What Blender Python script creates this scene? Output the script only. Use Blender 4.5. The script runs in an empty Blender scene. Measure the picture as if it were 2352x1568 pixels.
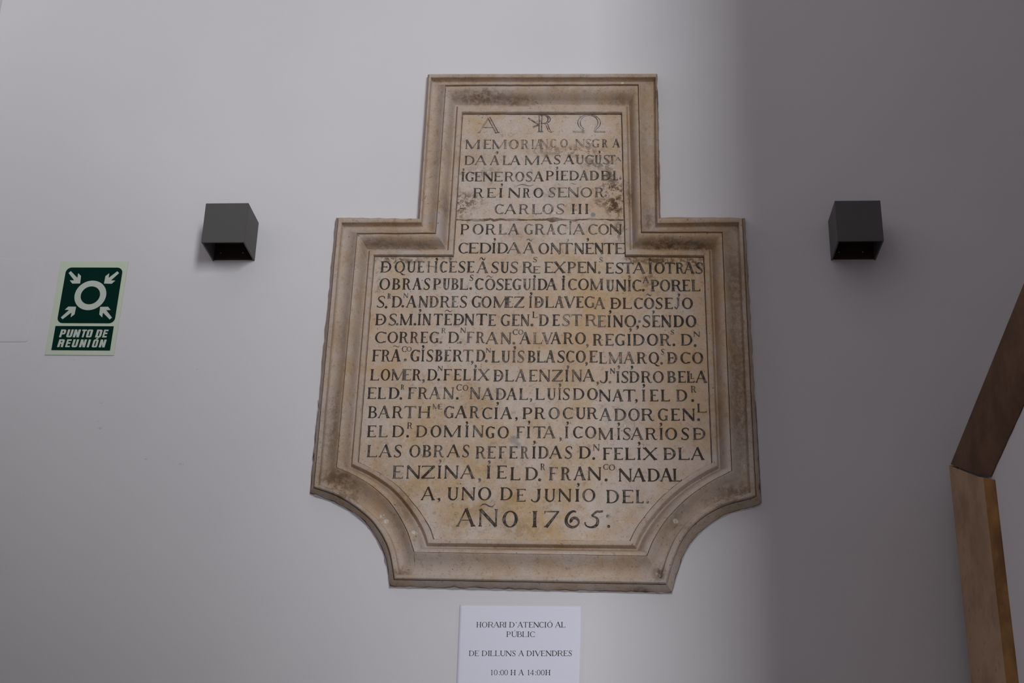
import bpy, bmesh, math, random
from mathutils import Vector, noise as mnoise

# ---------------------------------------------------------------- camera, world, light, exposure
SC = bpy.context.scene
COL = SC.collection
CAMZ = 1.60                                   # eye height above the floor (m)
F_PX = 3115.21                                # focal length for a 2352 px wide frame
YAW, PITCH, ROLL = -0.07466, 0.38951, 0.02594
DIST = 2.33159                                # camera to plaque wall (wall plane is y = 0)

cy, sy, cp, sp = math.cos(YAW), math.sin(YAW), math.cos(PITCH), math.sin(PITCH)
FWD = Vector((sy*cp, cy*cp, sp))
_r = Vector((cy, -sy, 0)); _u = _r.cross(FWD)
RIGHT = math.cos(ROLL)*_r + math.sin(ROLL)*_u
UP = -math.sin(ROLL)*_r + math.cos(ROLL)*_u
CAM = Vector((0, -DIST, CAMZ))

cam_data = bpy.data.cameras.new('camera')
cam_data.sensor_width = 36.0
cam_data.lens = F_PX/2352*36.0
cam = bpy.data.objects.new('camera', cam_data); COL.objects.link(cam)
from mathutils import Matrix
M = Matrix((RIGHT, UP, -FWD)).transposed().to_4x4(); M.translation = CAM
cam.matrix_world = M
SC.camera = cam
cam_data.clip_start = 0.02

SC.view_settings.view_transform = 'Standard'
SC.view_settings.look = 'None'
SC.view_settings.gamma = 1.0
SC.view_settings.use_curve_mapping = False
SC.view_settings.exposure = 0.0

W = bpy.data.worlds.new('world'); SC.world = W; W.use_nodes = True
bg = W.node_tree.nodes['Background']
bg.inputs[0].default_value = (1.0, 0.92, 0.91, 1)
bg.inputs[1].default_value = 0.125

def area(name, loc, target, sx, sz, power, color):
    l = bpy.data.lights.new(name, 'AREA'); l.shape = 'RECTANGLE'; l.size = sx; l.size_y = sz
    l.energy = power; l.color = color
    o = bpy.data.objects.new(name, l); COL.objects.link(o); o.location = loc
    o.rotation_euler = (Vector(target)-Vector(loc)).to_track_quat('-Z', 'Y').to_euler()
    return o
# daylight entering by a tall, narrow window high up behind and to the right of the camera
area('window_daylight', (2.14, -7.0, 3.5), (-0.3, 0, 2.4), 1.0, 2.9, 240, (0.95, 0.985, 1.0))

# ---------------------------------------------------------------- helpers
def bp(px, py, h=0.0):
    """point of the wall-parallel plane y=-h seen at pixel (px,py) of the photograph -> (x, z)"""
    d = FWD*F_PX + RIGHT*(px-1176) - UP*(py-784)
    t = (-h - CAM.y)/d.y
    p = CAM + d*t
    return Vector((p.x, p.z))

def bpx(px, py, X):
    """point of the plane x=X seen at pixel -> (y, z)"""
    d = FWD*F_PX + RIGHT*(px-1176) - UP*(py-784)
    t = (X-CAM.x)/d.x
    p = CAM + d*t
    return Vector((p.y, p.z))

def link(name, me, mat=None, parent=None):
    o = bpy.data.objects.new(name, me); COL.objects.link(o)
    if mat: me.materials.append(mat)
    if parent:
        o.parent = parent
        off = parent.matrix_basis.translation
        cur = parent
        tot = Vector((0, 0, 0))
        while cur:
            tot += cur.location; cur = cur.parent
        for v in me.vertices: v.co -= tot
    return o

def mesh(name, verts, faces, mat=None, parent=None, smooth=None):
    me = bpy.data.meshes.new(name); me.from_pydata([tuple(v) for v in verts], [], faces); me.update()
    bm = bmesh.new(); bm.from_mesh(me); bmesh.ops.recalc_face_normals(bm, faces=bm.faces); bm.to_mesh(me); bm.free()
    if smooth is not None:
        me.polygons.foreach_set('use_smooth', [True]*len(me.polygons))
        me.set_sharp_from_angle(angle=math.radians(smooth))
    return link(name, me, mat, parent)

def box(bm, x0, x1, y0, y1, z0, z1):
    vs = [bm.verts.new((x, y, z)) for x in (x0, x1) for y in (y0, y1) for z in (z0, z1)]
    for f in ((0,1,3,2),(4,6,7,5),(0,4,5,1),(2,3,7,6),(0,2,6,4),(1,5,7,3)):
        bm.faces.new([vs[i] for i in f])

def bmobj(name, bm, mat, parent=None, bevel=0, seg=2, smooth=None):
    bmesh.ops.recalc_face_normals(bm, faces=bm.faces)
    if bevel: bmesh.ops.bevel(bm, geom=list(bm.edges), offset=bevel, segments=seg, affect='EDGES', profile=.5)
    me = bpy.data.meshes.new(name); bm.to_mesh(me); bm.free()
    if smooth is not None:
        me.polygons.foreach_set('use_smooth', [True]*len(me.polygons))
        me.set_sharp_from_angle(angle=math.radians(smooth))
    return link(name, me, mat, parent)

def tag(o, label, cat, group=None):
    o['label'] = label; o['category'] = cat
    if group: o['group'] = group
    return o

def thing(name, loc, label, cat, group=None):
    o = bpy.data.objects.new(name, None); COL.objects.link(o); o.location = loc; o.empty_display_size = .05
    return tag(o, label, cat, group)

def structure(o, label=None):
    o['kind'] = 'structure'
    if label: o['label'] = label
    return o

def lin(r, g, b):
    f = lambda c: (c/255/12.92) if c/255 <= .04045 else ((c/255+.055)/1.055)**2.4
    return (f(r), f(g), f(b), 1)

class NT:
    """small node-tree builder"""
    def __init__(s, name, rough=.8, spec=.3):
        s.m = bpy.data.materials.new(name); s.m.use_nodes = True
        s.t = s.m.node_tree; s.b = s.t.nodes['Principled BSDF']
        s.b.inputs['Roughness'].default_value = rough
        s.b.inputs['Specular IOR Level'].default_value = spec
        s.pos = s.t.nodes.new('ShaderNodeNewGeometry').outputs['Position']
    def n(s, typ, **kw):
        nd = s.t.nodes.new(typ)
        for k, v in kw.items(): setattr(nd, k, v)
        return nd
    def put(s, sock, v):
        if hasattr(v, 'is_linked'): s.t.links.new(v, sock)
        else: sock.default_value = v
    def noise(s, scale, detail=4, rough=.55, dist=0, vec=None, off=None):
        nd = s.n('ShaderNodeTexNoise'); v = vec or s.pos
        if off:
            mp = s.n('ShaderNodeMapping'); s.put(mp.inputs[0], v); mp.inputs[1].default_value = off; v = mp.outputs[0]
        s.put(nd.inputs['Vector'], v); nd.inputs['Scale'].default_value = scale
        nd.inputs['Detail'].default_value = detail; nd.inputs['Roughness'].default_value = rough
        nd.inputs['Distortion'].default_value = dist
        return nd.outputs['Fac']
    def math(s, op, a, b=0.0, c=0.0, clamp=False):
        nd = s.n('ShaderNodeMath', operation=op, use_clamp=clamp)
        s.put(nd.inputs[0], a); s.put(nd.inputs[1], b); s.put(nd.inputs[2], c)
        return nd.outputs[0]
    def ramp(s, v, lo, hi, a=0., b=1.):
        nd = s.n('ShaderNodeMapRange'); nd.clamp = True; nd.interpolation_type = 'SMOOTHSTEP'
        s.put(nd.inputs[0], v)
        for i, x in enumerate((lo, hi, a, b)): nd.inputs[i+1].default_value = x
        return nd.outputs[0]
    def mix(s, f, a, b, mode='MIX'):
        nd = s.n('ShaderNodeMix', data_type='RGBA', blend_type=mode)
        s.put(nd.inputs[0], f); s.put(nd.inputs[6], a); s.put(nd.inputs[7], b)
        return nd.outputs[2]
    def sep(s, v=None):
        nd = s.n('ShaderNodeSeparateXYZ'); s.put(nd.inputs[0], v or s.pos); return nd.outputs
    def blob(s, x, z, rx, rz, soft=.5):
        """elliptic mask around the world point (x,z) on the wall"""
        mp = s.n('ShaderNodeMapping', vector_type='TEXTURE'); s.put(mp.inputs[0], s.pos)
        mp.inputs[1].default_value = (x, 0, z); mp.inputs[3].default_value = (rx, 5, rz)
        ln = s.n('ShaderNodeVectorMath', operation='LENGTH'); s.put(ln.inputs[0], mp.outputs[0])
        return s.ramp(ln.outputs['Value'], 1.0, 1.0-soft)
    def bump(s, h, strength=.3, dist=.002):
        nd = s.n('ShaderNodeBump'); nd.inputs['Strength'].default_value = strength
        nd.inputs['Distance'].default_value = dist; s.put(nd.inputs['Height'], h)
        s.t.links.new(nd.outputs[0], s.b.inputs['Normal'])
    def color(s, c): s.put(s.b.inputs['Base Color'], c)

def plain(name, rgb, rough=.6, spec=.3, metal=0, mottling=.06):
    t = NT(name, rough, spec); t.b.inputs['Metallic'].default_value = metal
    c = lin(*rgb); d = tuple(x*(1-mottling*2) for x in c[:3])+(1,)
    t.color(t.mix(t.noise(60, 5), c, d)); return t.m

# ---------------------------------------------------------------- materials
def mat_plaster():
    t = NT('white_wall_paint', .85, .2)
    big = t.noise(1.3, 3); fine = t.noise(38, 4)
    c = t.mix(t.ramp(big, .35, .65), lin(228, 225, 228), lin(222, 219, 222))
    c = t.mix(t.ramp(fine, .68, .85, 0, .25), c, lin(205, 200, 202))
    # a few small scuffs left on the paint
    for (px, py, r) in ((229, 983, .006), (224, 968, .004), (335, 1054, .004), (416, 1066, .007), (170, 826, .003), (232, 925, .004), (452, 848, .003)):
        p = bp(px, py)
        k = t.math('MULTIPLY', t.blob(p.x, p.y, r, r*.55, .9), t.ramp(t.noise(420, 2), .42, .6, 0, .45))
        c = t.mix(k, c, lin(120, 112, 112))
    t.color(c)
    h = t.math('ADD', t.noise(9, 3), t.math('MULTIPLY', t.noise(160, 3), .22))
    t.bump(h, .16, .004)
    return t.m

def stone_base(t, warm_bias=0.0):
    big = t.noise(3.2, 5, .6, .4); med = t.noise(17, 6, .66, .3, off=(3, 1, 2)); fine = t.noise(95, 6, .7); grain = t.noise(380, 3, .6)
    k = t.math('ADD', t.math('MULTIPLY', big, .55), t.math('MULTIPLY', med, .45))
    c = t.mix(t.ramp(k, .42-warm_bias, .62-warm_bias), lin(206, 190, 179), lin(197, 167, 133))
    c = t.mix(t.ramp(t.noise(8, 6, .65, .3, off=(9, 4, 7)), .50, .70, 0, .45), c, lin(170, 142, 112))
    c = t.mix(t.ramp(t.noise(26, 5, .7, .2, off=(2, 9, 1)), .55, .70, 0, .38), c, lin(206, 194, 186))
    c = t.mix(t.ramp(fine, .52, .72, 0, .50), c, lin(138, 114, 94))
    c = t.mix(t.ramp(fine, .46, .28, 0, .45), c, lin(220, 210, 200))
    c = t.mix(t.ramp(grain, .56, .74, 0, .38), c, lin(112, 92, 78))
    return c, fine, grain, med

def mat_frame():
    t = NT('weathered_limestone_moulding', .85, .2)
    c, fine, grain, med = stone_base(t, -.01)
    c = t.mix(.20, c, lin(146, 126, 112))
    # brown dirt that has settled on particular stretches of the moulding
    stains = [(1105, 216, .075, .020, .75), (1185, 225, .06, .018, .6), (1425, 222, .03, .014, .45),
              (1530, 556, .085, .017, .9), (1600, 560, .05, .017, .8), (1490, 500, .022, .05, .55), (1445, 440, .012, .05, .7),
              (770, 1100, .06, .035, .75), (800, 1135, .05, .03, .6), (1690, 1125, .05, .025, .7), (1660, 1150, .05, .02, .55),
              (1515, 1315, .018, .022, .95), (1470, 1355, .035, .012, .8), (1512, 215, .012, .04, .8), (1512, 420, .010, .06, .6),
              (925, 1312, .03, .012, .6), (1700, 880, .028, .26, .55), (1690, 640, .025, .10, .5), (880, 552, .06, .014, .45), (960, 560, .06, .012, .5),
              (760, 980, .025, .12, .45), (1020, 470, .02, .05, .45), (1560, 1200, .05, .07, .3), (951, 1288, .0012, .017, .9), (1250, 1256, .24, .010, .35), (930, 1150, .03, .08, .45)]
    br = t.noise(85, 7, .74, .15, off=(2, 7, 5))
    for (px, py, rx, rz, k) in stains:
        p = bp(px, py, .025)
        f = t.math('MULTIPLY', t.blob(p.x, p.y, rx, rz, .9), t.ramp(br, .40, .58, .12, k))
        c = t.mix(f, c, lin(104, 80, 60))
    # pale repair mortar smeared beside the joint, flecks of white paint
    for (px, py, rx, rz, k) in ((1012, 520, .016, .045, .8), (1495, 505, .022, .035, .7), (985, 498, .03, .012, .7), (1455, 545, .012, .05, .6)):
        p = bp(px, py, .025)
        f = t.math('MULTIPLY', t.blob(p.x, p.y, rx, rz, .6), t.ramp(t.noise(30, 4, .6, 1), .42, .5, 0, k))
        c = t.mix(f, c, lin(186, 172, 170))
    for (px, py, r) in ((876, 1181, .006), (885, 1193, .006), (951, 1221, .006), (969, 531, .005), (1552, 1194, .006), (1712, 1066, .005), (1430, 183, .004)):
        p = bp(px, py, .025)
        f = t.math('MULTIPLY', t.blob(p.x, p.y, r, r*.8, .5), t.ramp(t.noise(200, 3), .4, .5, 0, .8))
        c = t.mix(f, c, lin(232, 224, 222))
    pits = t.ramp(t.noise(170, 2, .5, off=(1, 1, 8)), .71, .76, 0, .75)
    c = t.mix(pits, c, lin(92, 72, 58))
    t.color(c)
    h = t.math('ADD', t.math('MULTIPLY', fine, 1.0), t.math('MULTIPLY', grain, .35))
    h = t.math('SUBTRACT', h, pits)
    t.bump(h, .35, .0025)
    return t.m

def mat_panel():
    t = NT('inscribed_limestone', .8, .22)
    c, fine, grain, med = stone_base(t, 0)
    # warm ochre patina in the middle of the field
    for (px, py, rx, rz, k) in ((1290, 760, .30, .20, .55), (900, 790, .10, .20, .55), (1560, 900, .12, .25, .55), (1300, 340, .14, .05, .35), (1100, 600, .18, .06, .4)):
        p = bp(px, py, .006)
        c = t.mix(t.math('MULTIPLY', t.blob(p.x, p.y, rx, rz, 1), t.ramp(med, .35, .6, .3, k)), c, lin(196, 160, 120))
    # mottled brown lichen and dirt patches
    br = t.noise(105, 7, .76, .15, off=(4, 2, 6))
    for (px, py, rx, rz, k) in ((1418, 455, .030, .055, 1), (1400, 430, .03, .02, .9), (1380, 465, .03, .015, .7), (1060, 470, .022, .045, 1), (1085, 462, .035, .03, .7),
                                (1410, 478, .025, .028, .9), (1330, 348, .06, .022, .75), (1375, 375, .05, .022, .7), (1255, 345, .06, .02, .5), (1400, 405, .02, .03, .8),
                                (1105, 395, .06, .02, .4), (1420, 530, .016, .03, .8), (1250, 440, .04, .02, .4), (895, 597, .05, .010, .95), (940, 600, .05, .008, .7),
                                (1000, 592, .06, .006, .6), (1450, 595, .02, .012, .9), (1540, 598, .09, .010, .85), (1595, 605, .03, .018, .8), (1490, 640, .02, .04, .55), (1500, 600, .05, .012, .7), (870, 640, .012, .05, .5)):
        p = bp(px, py, .006)
        f = t.math('MULTIPLY', t.blob(p.x, p.y, rx, rz, .85), t.ramp(br, .445, .56, 0, k))
        c = t.mix(f, c, lin(92, 70, 46))
    # ochre veins low on the slab
    vn = t.n('ShaderNodeTexVoronoi', feature='DISTANCE_TO_EDGE')
    wv = t.n('ShaderNodeVectorMath', operation='MULTIPLY_ADD')
    nz = t.n('ShaderNodeTexNoise'); t.put(nz.inputs['Vector'], t.pos); nz.inputs['Scale'].default_value = 22; nz.inputs['Detail'].default_value = 4
    t.put(wv.inputs[0], nz.outputs['Color']); wv.inputs[1].default_value = (.05, .05, .05); t.put(wv.inputs[2], t.pos)
    t.put(vn.inputs['Vector'], wv.outputs[0]); vn.inputs['Scale'].default_value = 16
    veins = t.math('MULTIPLY', t.ramp(vn.outputs['Distance'], .14, .03), t.ramp(t.noise(9, 3, off=(5, 5, 1)), .48, .62, 0, .8))
    pc = bp(1120, 1160, .006)
    veins = t.math('MULTIPLY', veins, t.blob(pc.x, pc.y, .26, .13, .8))
    c = t.mix(veins, c, lin(170, 136, 88))
    for (px, py, rx, rz, k) in ((1200, 1215, .09, .02, .5), (1050, 1205, .05, .025, .5), (1180, 1165, .03, .012, .5)):
        p = bp(px, py, .006)
        c = t.mix(t.math('MULTIPLY', t.blob(p.x, p.y, rx, rz, .8), t.ramp(br, .46, .56, 0, k)), c, lin(168, 134, 88))
    # grey filler spots
    for (px, py, r, k) in ((1180, 1010, .011, .75), (1188, 1022, .010, .7), (1362, 493, .007, .9), (888, 1019, .006, .5), (1265, 1159, .005, .4), (1035, 593, .008, .5), (1398, 1185, .006, .45)):
        p = bp(px, py, .006)
        c = t.mix(t.math('MULTIPLY', t.blob(p.x, p.y, r, r, .6), t.ramp(t.noise(90, 3), .3, .6, .4, k)), c, lin(138, 132, 132))
    for (px, py, rx, rz) in ((1278, 489, .012, .0015), (1180, 489, .010, .0018), (1360, 326, .006, .0018), (1380, 349, .006, .0012), (1436, 980, .0015, .006), (884, 1021, .003, .002), (1318, 487, .008, .0012)):
        p = bp(px, py, .006)
        c = t.mix(t.math('MULTIPLY', t.blob(p.x, p.y, rx, rz, .6), t.ramp(t.noise(250, 3), .35, .5, 0, .8)), c, lin(235, 228, 226))
    pits = t.ramp(t.noise(210, 2, .5, off=(1, 3, 8)), .71, .76, 0, .7)
    c = t.mix(pits, c, lin(90, 70, 56))
    t.color(c)
    h = t.math('SUBTRACT', t.math('ADD', fine, t.math('MULTIPLY', grain, .3)), pits)
    t.bump(h, .25, .0016)
    return t.m

def mat_letter():
    t = NT('worn_black_paint_groove_shade', .75, .2)
    uv = t.n('ShaderNodeUVMap'); s = t.sep(uv.outputs[0])
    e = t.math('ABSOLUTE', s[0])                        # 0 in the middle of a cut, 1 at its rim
    wear = s[1]
    nz = t.noise(190, 4, .65); nz2 = t.noise(48, 3)
    k = t.math('ADD', t.math('MULTIPLY', wear, .85), t.math('MULTIPLY', t.math('SUBTRACT', nz, .5), 1.7))
    k = t.math('ADD', k, t.math('MULTIPLY', t.math('SUBTRACT', nz2, .5), 1.1))
    # V-cut groove shade painted into the colour: flat strokes darker along both rims
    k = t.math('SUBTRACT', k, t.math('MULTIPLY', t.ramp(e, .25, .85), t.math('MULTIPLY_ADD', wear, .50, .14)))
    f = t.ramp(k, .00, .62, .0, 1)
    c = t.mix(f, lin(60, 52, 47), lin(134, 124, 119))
    c = t.mix(t.ramp(t.noise(22, 2, off=(3, 3, 3)), .58, .72, 0, .6), c, lin(88, 64, 46))
    t.color(c)
    t.put(t.b.inputs['Alpha'], t.ramp(k, .36, .84, 1, .05))
    return t.m

def mat_mortar():
    t = NT('brown_joint_mortar', .95, .1)
    c = t.mix(t.ramp(t.noise(45, 4, .6), .42, .62), lin(122, 100, 82), lin(160, 146, 138)); t.color(c)
    t.bump(t.noise(220, 4), .5, .003); return t.m

def mat_brownstone(name, a, b):
    t = NT(name, .9, .15)
    c = t.mix(t.ramp(t.noise(11, 5, .6), .35, .65), lin(*a), lin(*b))
    c = t.mix(t.ramp(t.noise(90, 4), .58, .75, 0, .5), c, tuple(x*.5 for x in lin(*a)[:3])+(1,))
    t.color(c); t.bump(t.noise(120, 4), .4, .002); return t.m

PLASTER = mat_plaster()
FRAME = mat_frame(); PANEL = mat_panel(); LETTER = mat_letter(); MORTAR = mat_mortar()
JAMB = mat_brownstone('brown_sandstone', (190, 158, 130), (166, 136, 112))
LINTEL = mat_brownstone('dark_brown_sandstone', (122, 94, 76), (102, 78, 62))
OCHRE = mat_brownstone('ochre_broken_stone', (172, 128, 80), (128, 92, 62))
LAMP_METAL = plain('anthracite_powder_coat', (92, 90, 90), .55, .35)
LAMP_INSIDE = plain('black_lamp_interior', (62, 52, 44), .7, .2)
SCREW = plain('bright_screw_steel', (190, 188, 184), .3, .5, .8)
PAPER = plain('white_copy_paper', (240, 238, 254), .8, .2, 0, .005)
INK = plain('black_toner', (30, 24, 34), .7, .2)
BOARD = plain('pale_luminous_green_board', (212, 222, 202), .6, .2, 0, .015)
GREEN = plain('dark_green_print', (0, 44, 36), .75, .08, 0, .02)
PRINT = plain('pale_print', (206, 214, 202), .45, .35, 0, .015)
FLOOR_M = plain('grey_stone_floor', (170, 162, 154), .6, .3)

def mat_sleeve():
    t = NT('clear_plastic_film', .25, .5)
    t.color((.9, .92, .9, 1)); t.b.inputs['Alpha'].default_value = .08
    return t.m
SLEEVE = mat_sleeve()

# ---------------------------------------------------------------- room shell
XL = bp(6, 0).x; XP = 0.600                      # left corner, face of the right-hand pier
def slab(name, x0, x1, y0, y1, z0, z1, mat=PLASTER):
    bm = bmesh.new(); box(bm, x0, x1, y0, y1, z0, z1); return structure(bmobj(name, bm, mat))
HC = 7.2
slab('floor', XL-.2, 3.0, -7.6, .2, -.1, 0, FLOOR_M)
slab('ceiling', XL-.2, 3.0, -7.6, .2, HC, HC+.1)
slab('wall_back', XL-.2, 3.0, 0, .2, 0, HC)
slab('wall_left', XL-.2, XL, -4.2, 0, 0, HC)

# right-hand pier: its edge is vertical below and leans back towards the room above
pj = bpx(2197, 1066, XP); pl = bpx(2243, 1560, XP); pu = bpx(2352, 690, XP)
yj = pj.x; zj = pj.y
slope = (pu.y-zj)/(pu.x-yj)
YN = -1.62                                      # near end of the pier
yu = pu.x-.32; zu = zj+slope*(yu-yj)
prof = [(yj-.012, 0), (yj-.012, zj), (yu-.012, zu), (yu-.012, HC), (YN, HC), (YN, 0)]
v = [(x, y, z) for x in (XP, 2.2) for (y, z) in prof]; n = len(prof)
f = [tuple(range(n)), tuple(range(2*n-1, n-1, -1))]+[(i, (i+1) % n, n+(i+1) % n, n+i) for i in range(n)]
structure(mesh('wall_right', v, f, PLASTER))

# round-shouldered light blocker, added unseen behind the viewpoint to shade the lower-left wall
prof = [(XL-.2, 0), (.60, 0), (.60, 2.00), (.52, 2.28), (.42, 2.48), (.28, 2.66), (.05, 2.84), (XL-.2, 2.90)]
v = [(x, y, z) for y in (-2.50, -2.64) for (x, z) in prof]; n = len(prof)
f = [tuple(range(n)), tuple(range(2*n-1, n-1, -1))]+[(i, (i+1) % n, n+(i+1) % n, n+i) for i in range(n)]
structure(mesh('light_blocker', v, f, PLASTER))

JOINT = bpx(2286, 1099, XP)-pj
def on_joint(q, d, gap):
    # where the line through q along d crosses the mortar joint
    jx, jy = JOINT; den = d.x*jy-d.y*jx; w = pj-q
    return q+d*((w.x*jy-w.y*jx)/den-gap)
def ribbon_stone(name, p0, p1, wid, th, mat, chamfer_mat, joint_at):
    """stone edging on the pier: p0,p1 are (y,z) ends of its outer edge, wid its width on the face"""
    a, b = Vector(p0), Vector(p1); d = (b-a).normalized(); nrm = Vector((d.y, -d.x))
    if nrm.x > 0: nrm = -nrm                     # towards the camera
    N = 26; rows = []
    sec = [(0, .20), (0, .004), (.004, -th), (wid*.80, -th), (wid*.86, -th*.72)]
    edge = [(wid*.86, -th*.72), (wid*.985, -th*.15), (wid, .003)]
    def sweep(sec, nm, m, parent=None, jit=0):
        vs, fs = [], []
        for i in range(N+1):
            for j, (s, o) in enumerate(sec):
                ea, eb = a+nrm*s, b+nrm*s
                if joint_at == 1: eb = on_joint(ea, d, .0016)
                else: ea = on_joint(eb, d, -.0016)
                q = ea.lerp(eb, i/N)-nrm*s
                jj = jit*mnoise.noise((i*1.7, j*3.1, 7)) if j == len(sec)-1 else 0
                pt = q+nrm*(s+jj)
                vs.append((XP+o, pt.x, pt.y))
        k = len(sec)
        for i in range(N):
            for j in range(k-1): fs.append((i*k+j, i*k+j+1, (i+1)*k+j+1, (i+1)*k+j))
        return mesh(nm, vs, fs, m, parent, 35)
    o = sweep(sec, name, mat); structure(o)
    sweep(edge, 'chamfer', chamfer_mat, o, .006)
    # cap both ends so that the block is closed
    return o
wl = (bpx(2287, 1100, XP)-pj); wl = abs(wl.x)
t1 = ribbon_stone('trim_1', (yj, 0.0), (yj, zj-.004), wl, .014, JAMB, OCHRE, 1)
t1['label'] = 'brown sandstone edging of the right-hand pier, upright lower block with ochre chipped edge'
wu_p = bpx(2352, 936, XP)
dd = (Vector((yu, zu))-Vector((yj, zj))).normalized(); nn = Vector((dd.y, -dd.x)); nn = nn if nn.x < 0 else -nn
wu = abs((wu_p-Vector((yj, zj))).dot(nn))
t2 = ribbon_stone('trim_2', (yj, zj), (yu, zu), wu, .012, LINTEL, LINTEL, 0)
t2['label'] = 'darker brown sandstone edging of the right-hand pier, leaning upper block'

# ---------------------------------------------------------------- painted-over cover plate at the left
def cover_plate():
    q = [bp(-60, 594), bp(99, 592), bp(66, 786), bp(-100, 789)]
    x1 = (q[1].x+q[2].x)/2; x0 = x1-.19; z1 = q[1].y; z0 = q[2].y
    N = 20; vs = []; fs = []
    loops = [(0, 0), (.0015, .0014), (.006, .0019), (.02, .0014)]
    def rr(ins):
        r = max(.008-ins, .002); out = []
        for cx, cz, a0 in ((x1-ins-r, z1-ins-r, 0), (x0+ins+r, z1-ins-r, 90), (x0+ins+r, z0+ins+r, 180), (x1-ins-r, z0+ins+r, 270)):
            for k in range(6):
                a = math.radians(a0+k*18); out.append((cx+r*math.cos(a), cz+r*math.sin(a)))
        return out
    for ins, h in loops:
        vs += [(x, -h, z) for x, z in rr(ins)]
    m = 24
    for l in range(len(loops)-1):
        for i in range(m): fs.append((l*m+i, l*m+(i+1) % m, (l+1)*m+(i+1) % m, (l+1)*m+i))
    fs.append(tuple(range((len(loops)-1)*m, len(loops)*m)))
    o = mesh('cover_plate', vs, fs, PLASTER, None, 30)
    tag(o, 'flat blank cover plate painted over in wall white, left of the green sign', 'cover plate')
cover_plate()

# ---------------------------------------------------------------- carved stone plaque
H_BEAD, H_ARRIS, H_EDGE, H_PANEL = .027, .030, .0115, .006
# nodes: TL, TR, notch right, right arm top, right foot, bottom right, bottom left, left foot, left arm top, notch left
L4 = dict(n=[(1061.5,258.5),(1428,258.5),(1436.5,586),(1617,587.5),(1635.5,1062),(1447,1241.5),(995,1237.5),(821.5,1060),(859,586),(1040.5,585.8)],
          r=[(1600,1081),(1562,1105.5),(1524,1137),(1491,1172.5),(1463,1210)], l=[(985,1209),(959,1168),(920,1122),(894,1101),(862,1080)])
L3 = dict(n=[(1022.5,195),(1466.5,193.5),(1474,532),(1660,532),(1682,1081),(1486.5,1277),(949.5,1268),(771,1073),(819,535),(999.5,534.5)],
          r=[(1642,1101.5),(1606,1124),(1566,1156),(1528,1198),(1503,1238)], l=[(932,1216),(902,1163),(877,1136),(849,1113),(810,1090)])
L2 = dict(n=[(989.5,177.5),(1506,177),(1509.5,511.5),(1697.5,510),(1723.5,1131),(1519.5,1327.5),(917,1319),(731.5,1113),(784.5,510.5),(967.5,510.5)],
          r=[(1678,1142),(1633,1159),(1585,1192),(1552,1236),(1531,1285)], l=[(902,1250),(874,1202),(838,1168),(789.5,1133),(760,1121)])
L0 = dict(n=[None,None,(1518.6,501.5),(1712,503.5),(1748.5,1155),(1543,1363),(896,1349),(712.5,1134),(772,502),(961,505)],
          r=[(1736,1164),(1670,1182),(1615,1218),(1578,1262),(1557,1315)], l=[(893,1322),(884,1278),(861,1230),(828,1191),(775,1158)])
def catmull(pts, k):
    out = []
    P = [pts[0]*2-pts[1]]+pts+[pts[-1]*2-pts[-2]]
    # resample by arc length through Catmull-Rom
    dense = []
    for i in range(1, len(P)-2):
        for s in range(12):
            t = s/12; a, b, c, d = P[i-1], P[i], P[i+1], P[i+2]
            dense.append(.5*((2*b)+(c-a)*t+(2*a-5*b+4*c-d)*t*t+(3*b-a-3*c+d)*t**3))
    dense.append(P[-2])
    acc = [0]
    for i in range(1, len(dense)): acc.append(acc[-1]+(dense[i]-dense[i-1]).length)
    j = 0
    for q in range(k+1):
        s = acc[-1]*q/k
        while j < len(acc)-2 and acc[j+1] < s: j += 1
        w = (s-acc[j])/max(acc[j+1]-acc[j], 1e-9)
        out.append(dense[j].lerp(dense[j+1], min(max(w, 0), 1)))
    return out
def to_plane(L, h):
    return dict(n=[bp(*p, h) if p else None for p in L['n']], r=[bp(*p, h) for p in L['r']], l=[bp(*p, h) for p in L['l']])
P4, P3, P2, P0 = to_plane(L4, H_EDGE), to_plane(L3, H_ARRIS), to_plane(L2, H_BEAD), to_plane(L0, 0)
P0['n'][0] = Vector((P0['n'][9].x+.004, P2['n'][0].y+.020)); P0['n'][1] = Vector((P0['n'][2].x-.002, P2['n'][1].y+.020))
def loop_points(P):
    n = P['n']; out = []
    for i in range(10):
        a, b = n[i], n[(i+1) % 10]
        if i == 4: seg = catmull([a]+P['r']+[b], 40)
        elif i == 6: seg = catmull([a]+P['l']+[b], 40)
        else:
            k = SEGN[i]; seg = [a.lerp(b, s/k) for s in range(k+1)]
        out += seg[:-1]
    return out
SEGN = {}
for i in range(10):
    SEGN[i] = max(4, int((P2['n'][(i+1) % 10]-P2['n'][i]).length/.008))
Q4, Q3, Q2, Q0 = map(loop_points, (P4, P3, P2, P0))
NP = len(Q4)
rings = []        # (points, height, jitter)
def between(A, B, t): return [a.lerp(b, t) for a, b in zip(A, B)]
for t, h, j in ((0, -.002, .0020), (.10, .009, .0018), (.32, .017, .0012), (.49, .0222, .0005), (.51, .0186, .0003), (.555, .0184, .0002), (.575, .0258, .0003), (.66, .0280, .0003), (.80, .0283, .0003), (.94, .0276, .0003)):
    rings.append((between(Q0, Q2, t), h, j))
for t, h, j in ((0, .0264, .0004), (.012, .0180, .0002), (.045, .0145, .0002), (.10, .0128, 0), (.22, .0122, 0), (.38, .0132, 0), (.55, .0164, 0), (.74, .0220, 0), (.90, .0284, .0002), (.985, .0306, .0004)):
    rings.append((between(Q2, Q3, t), h, j))
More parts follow.
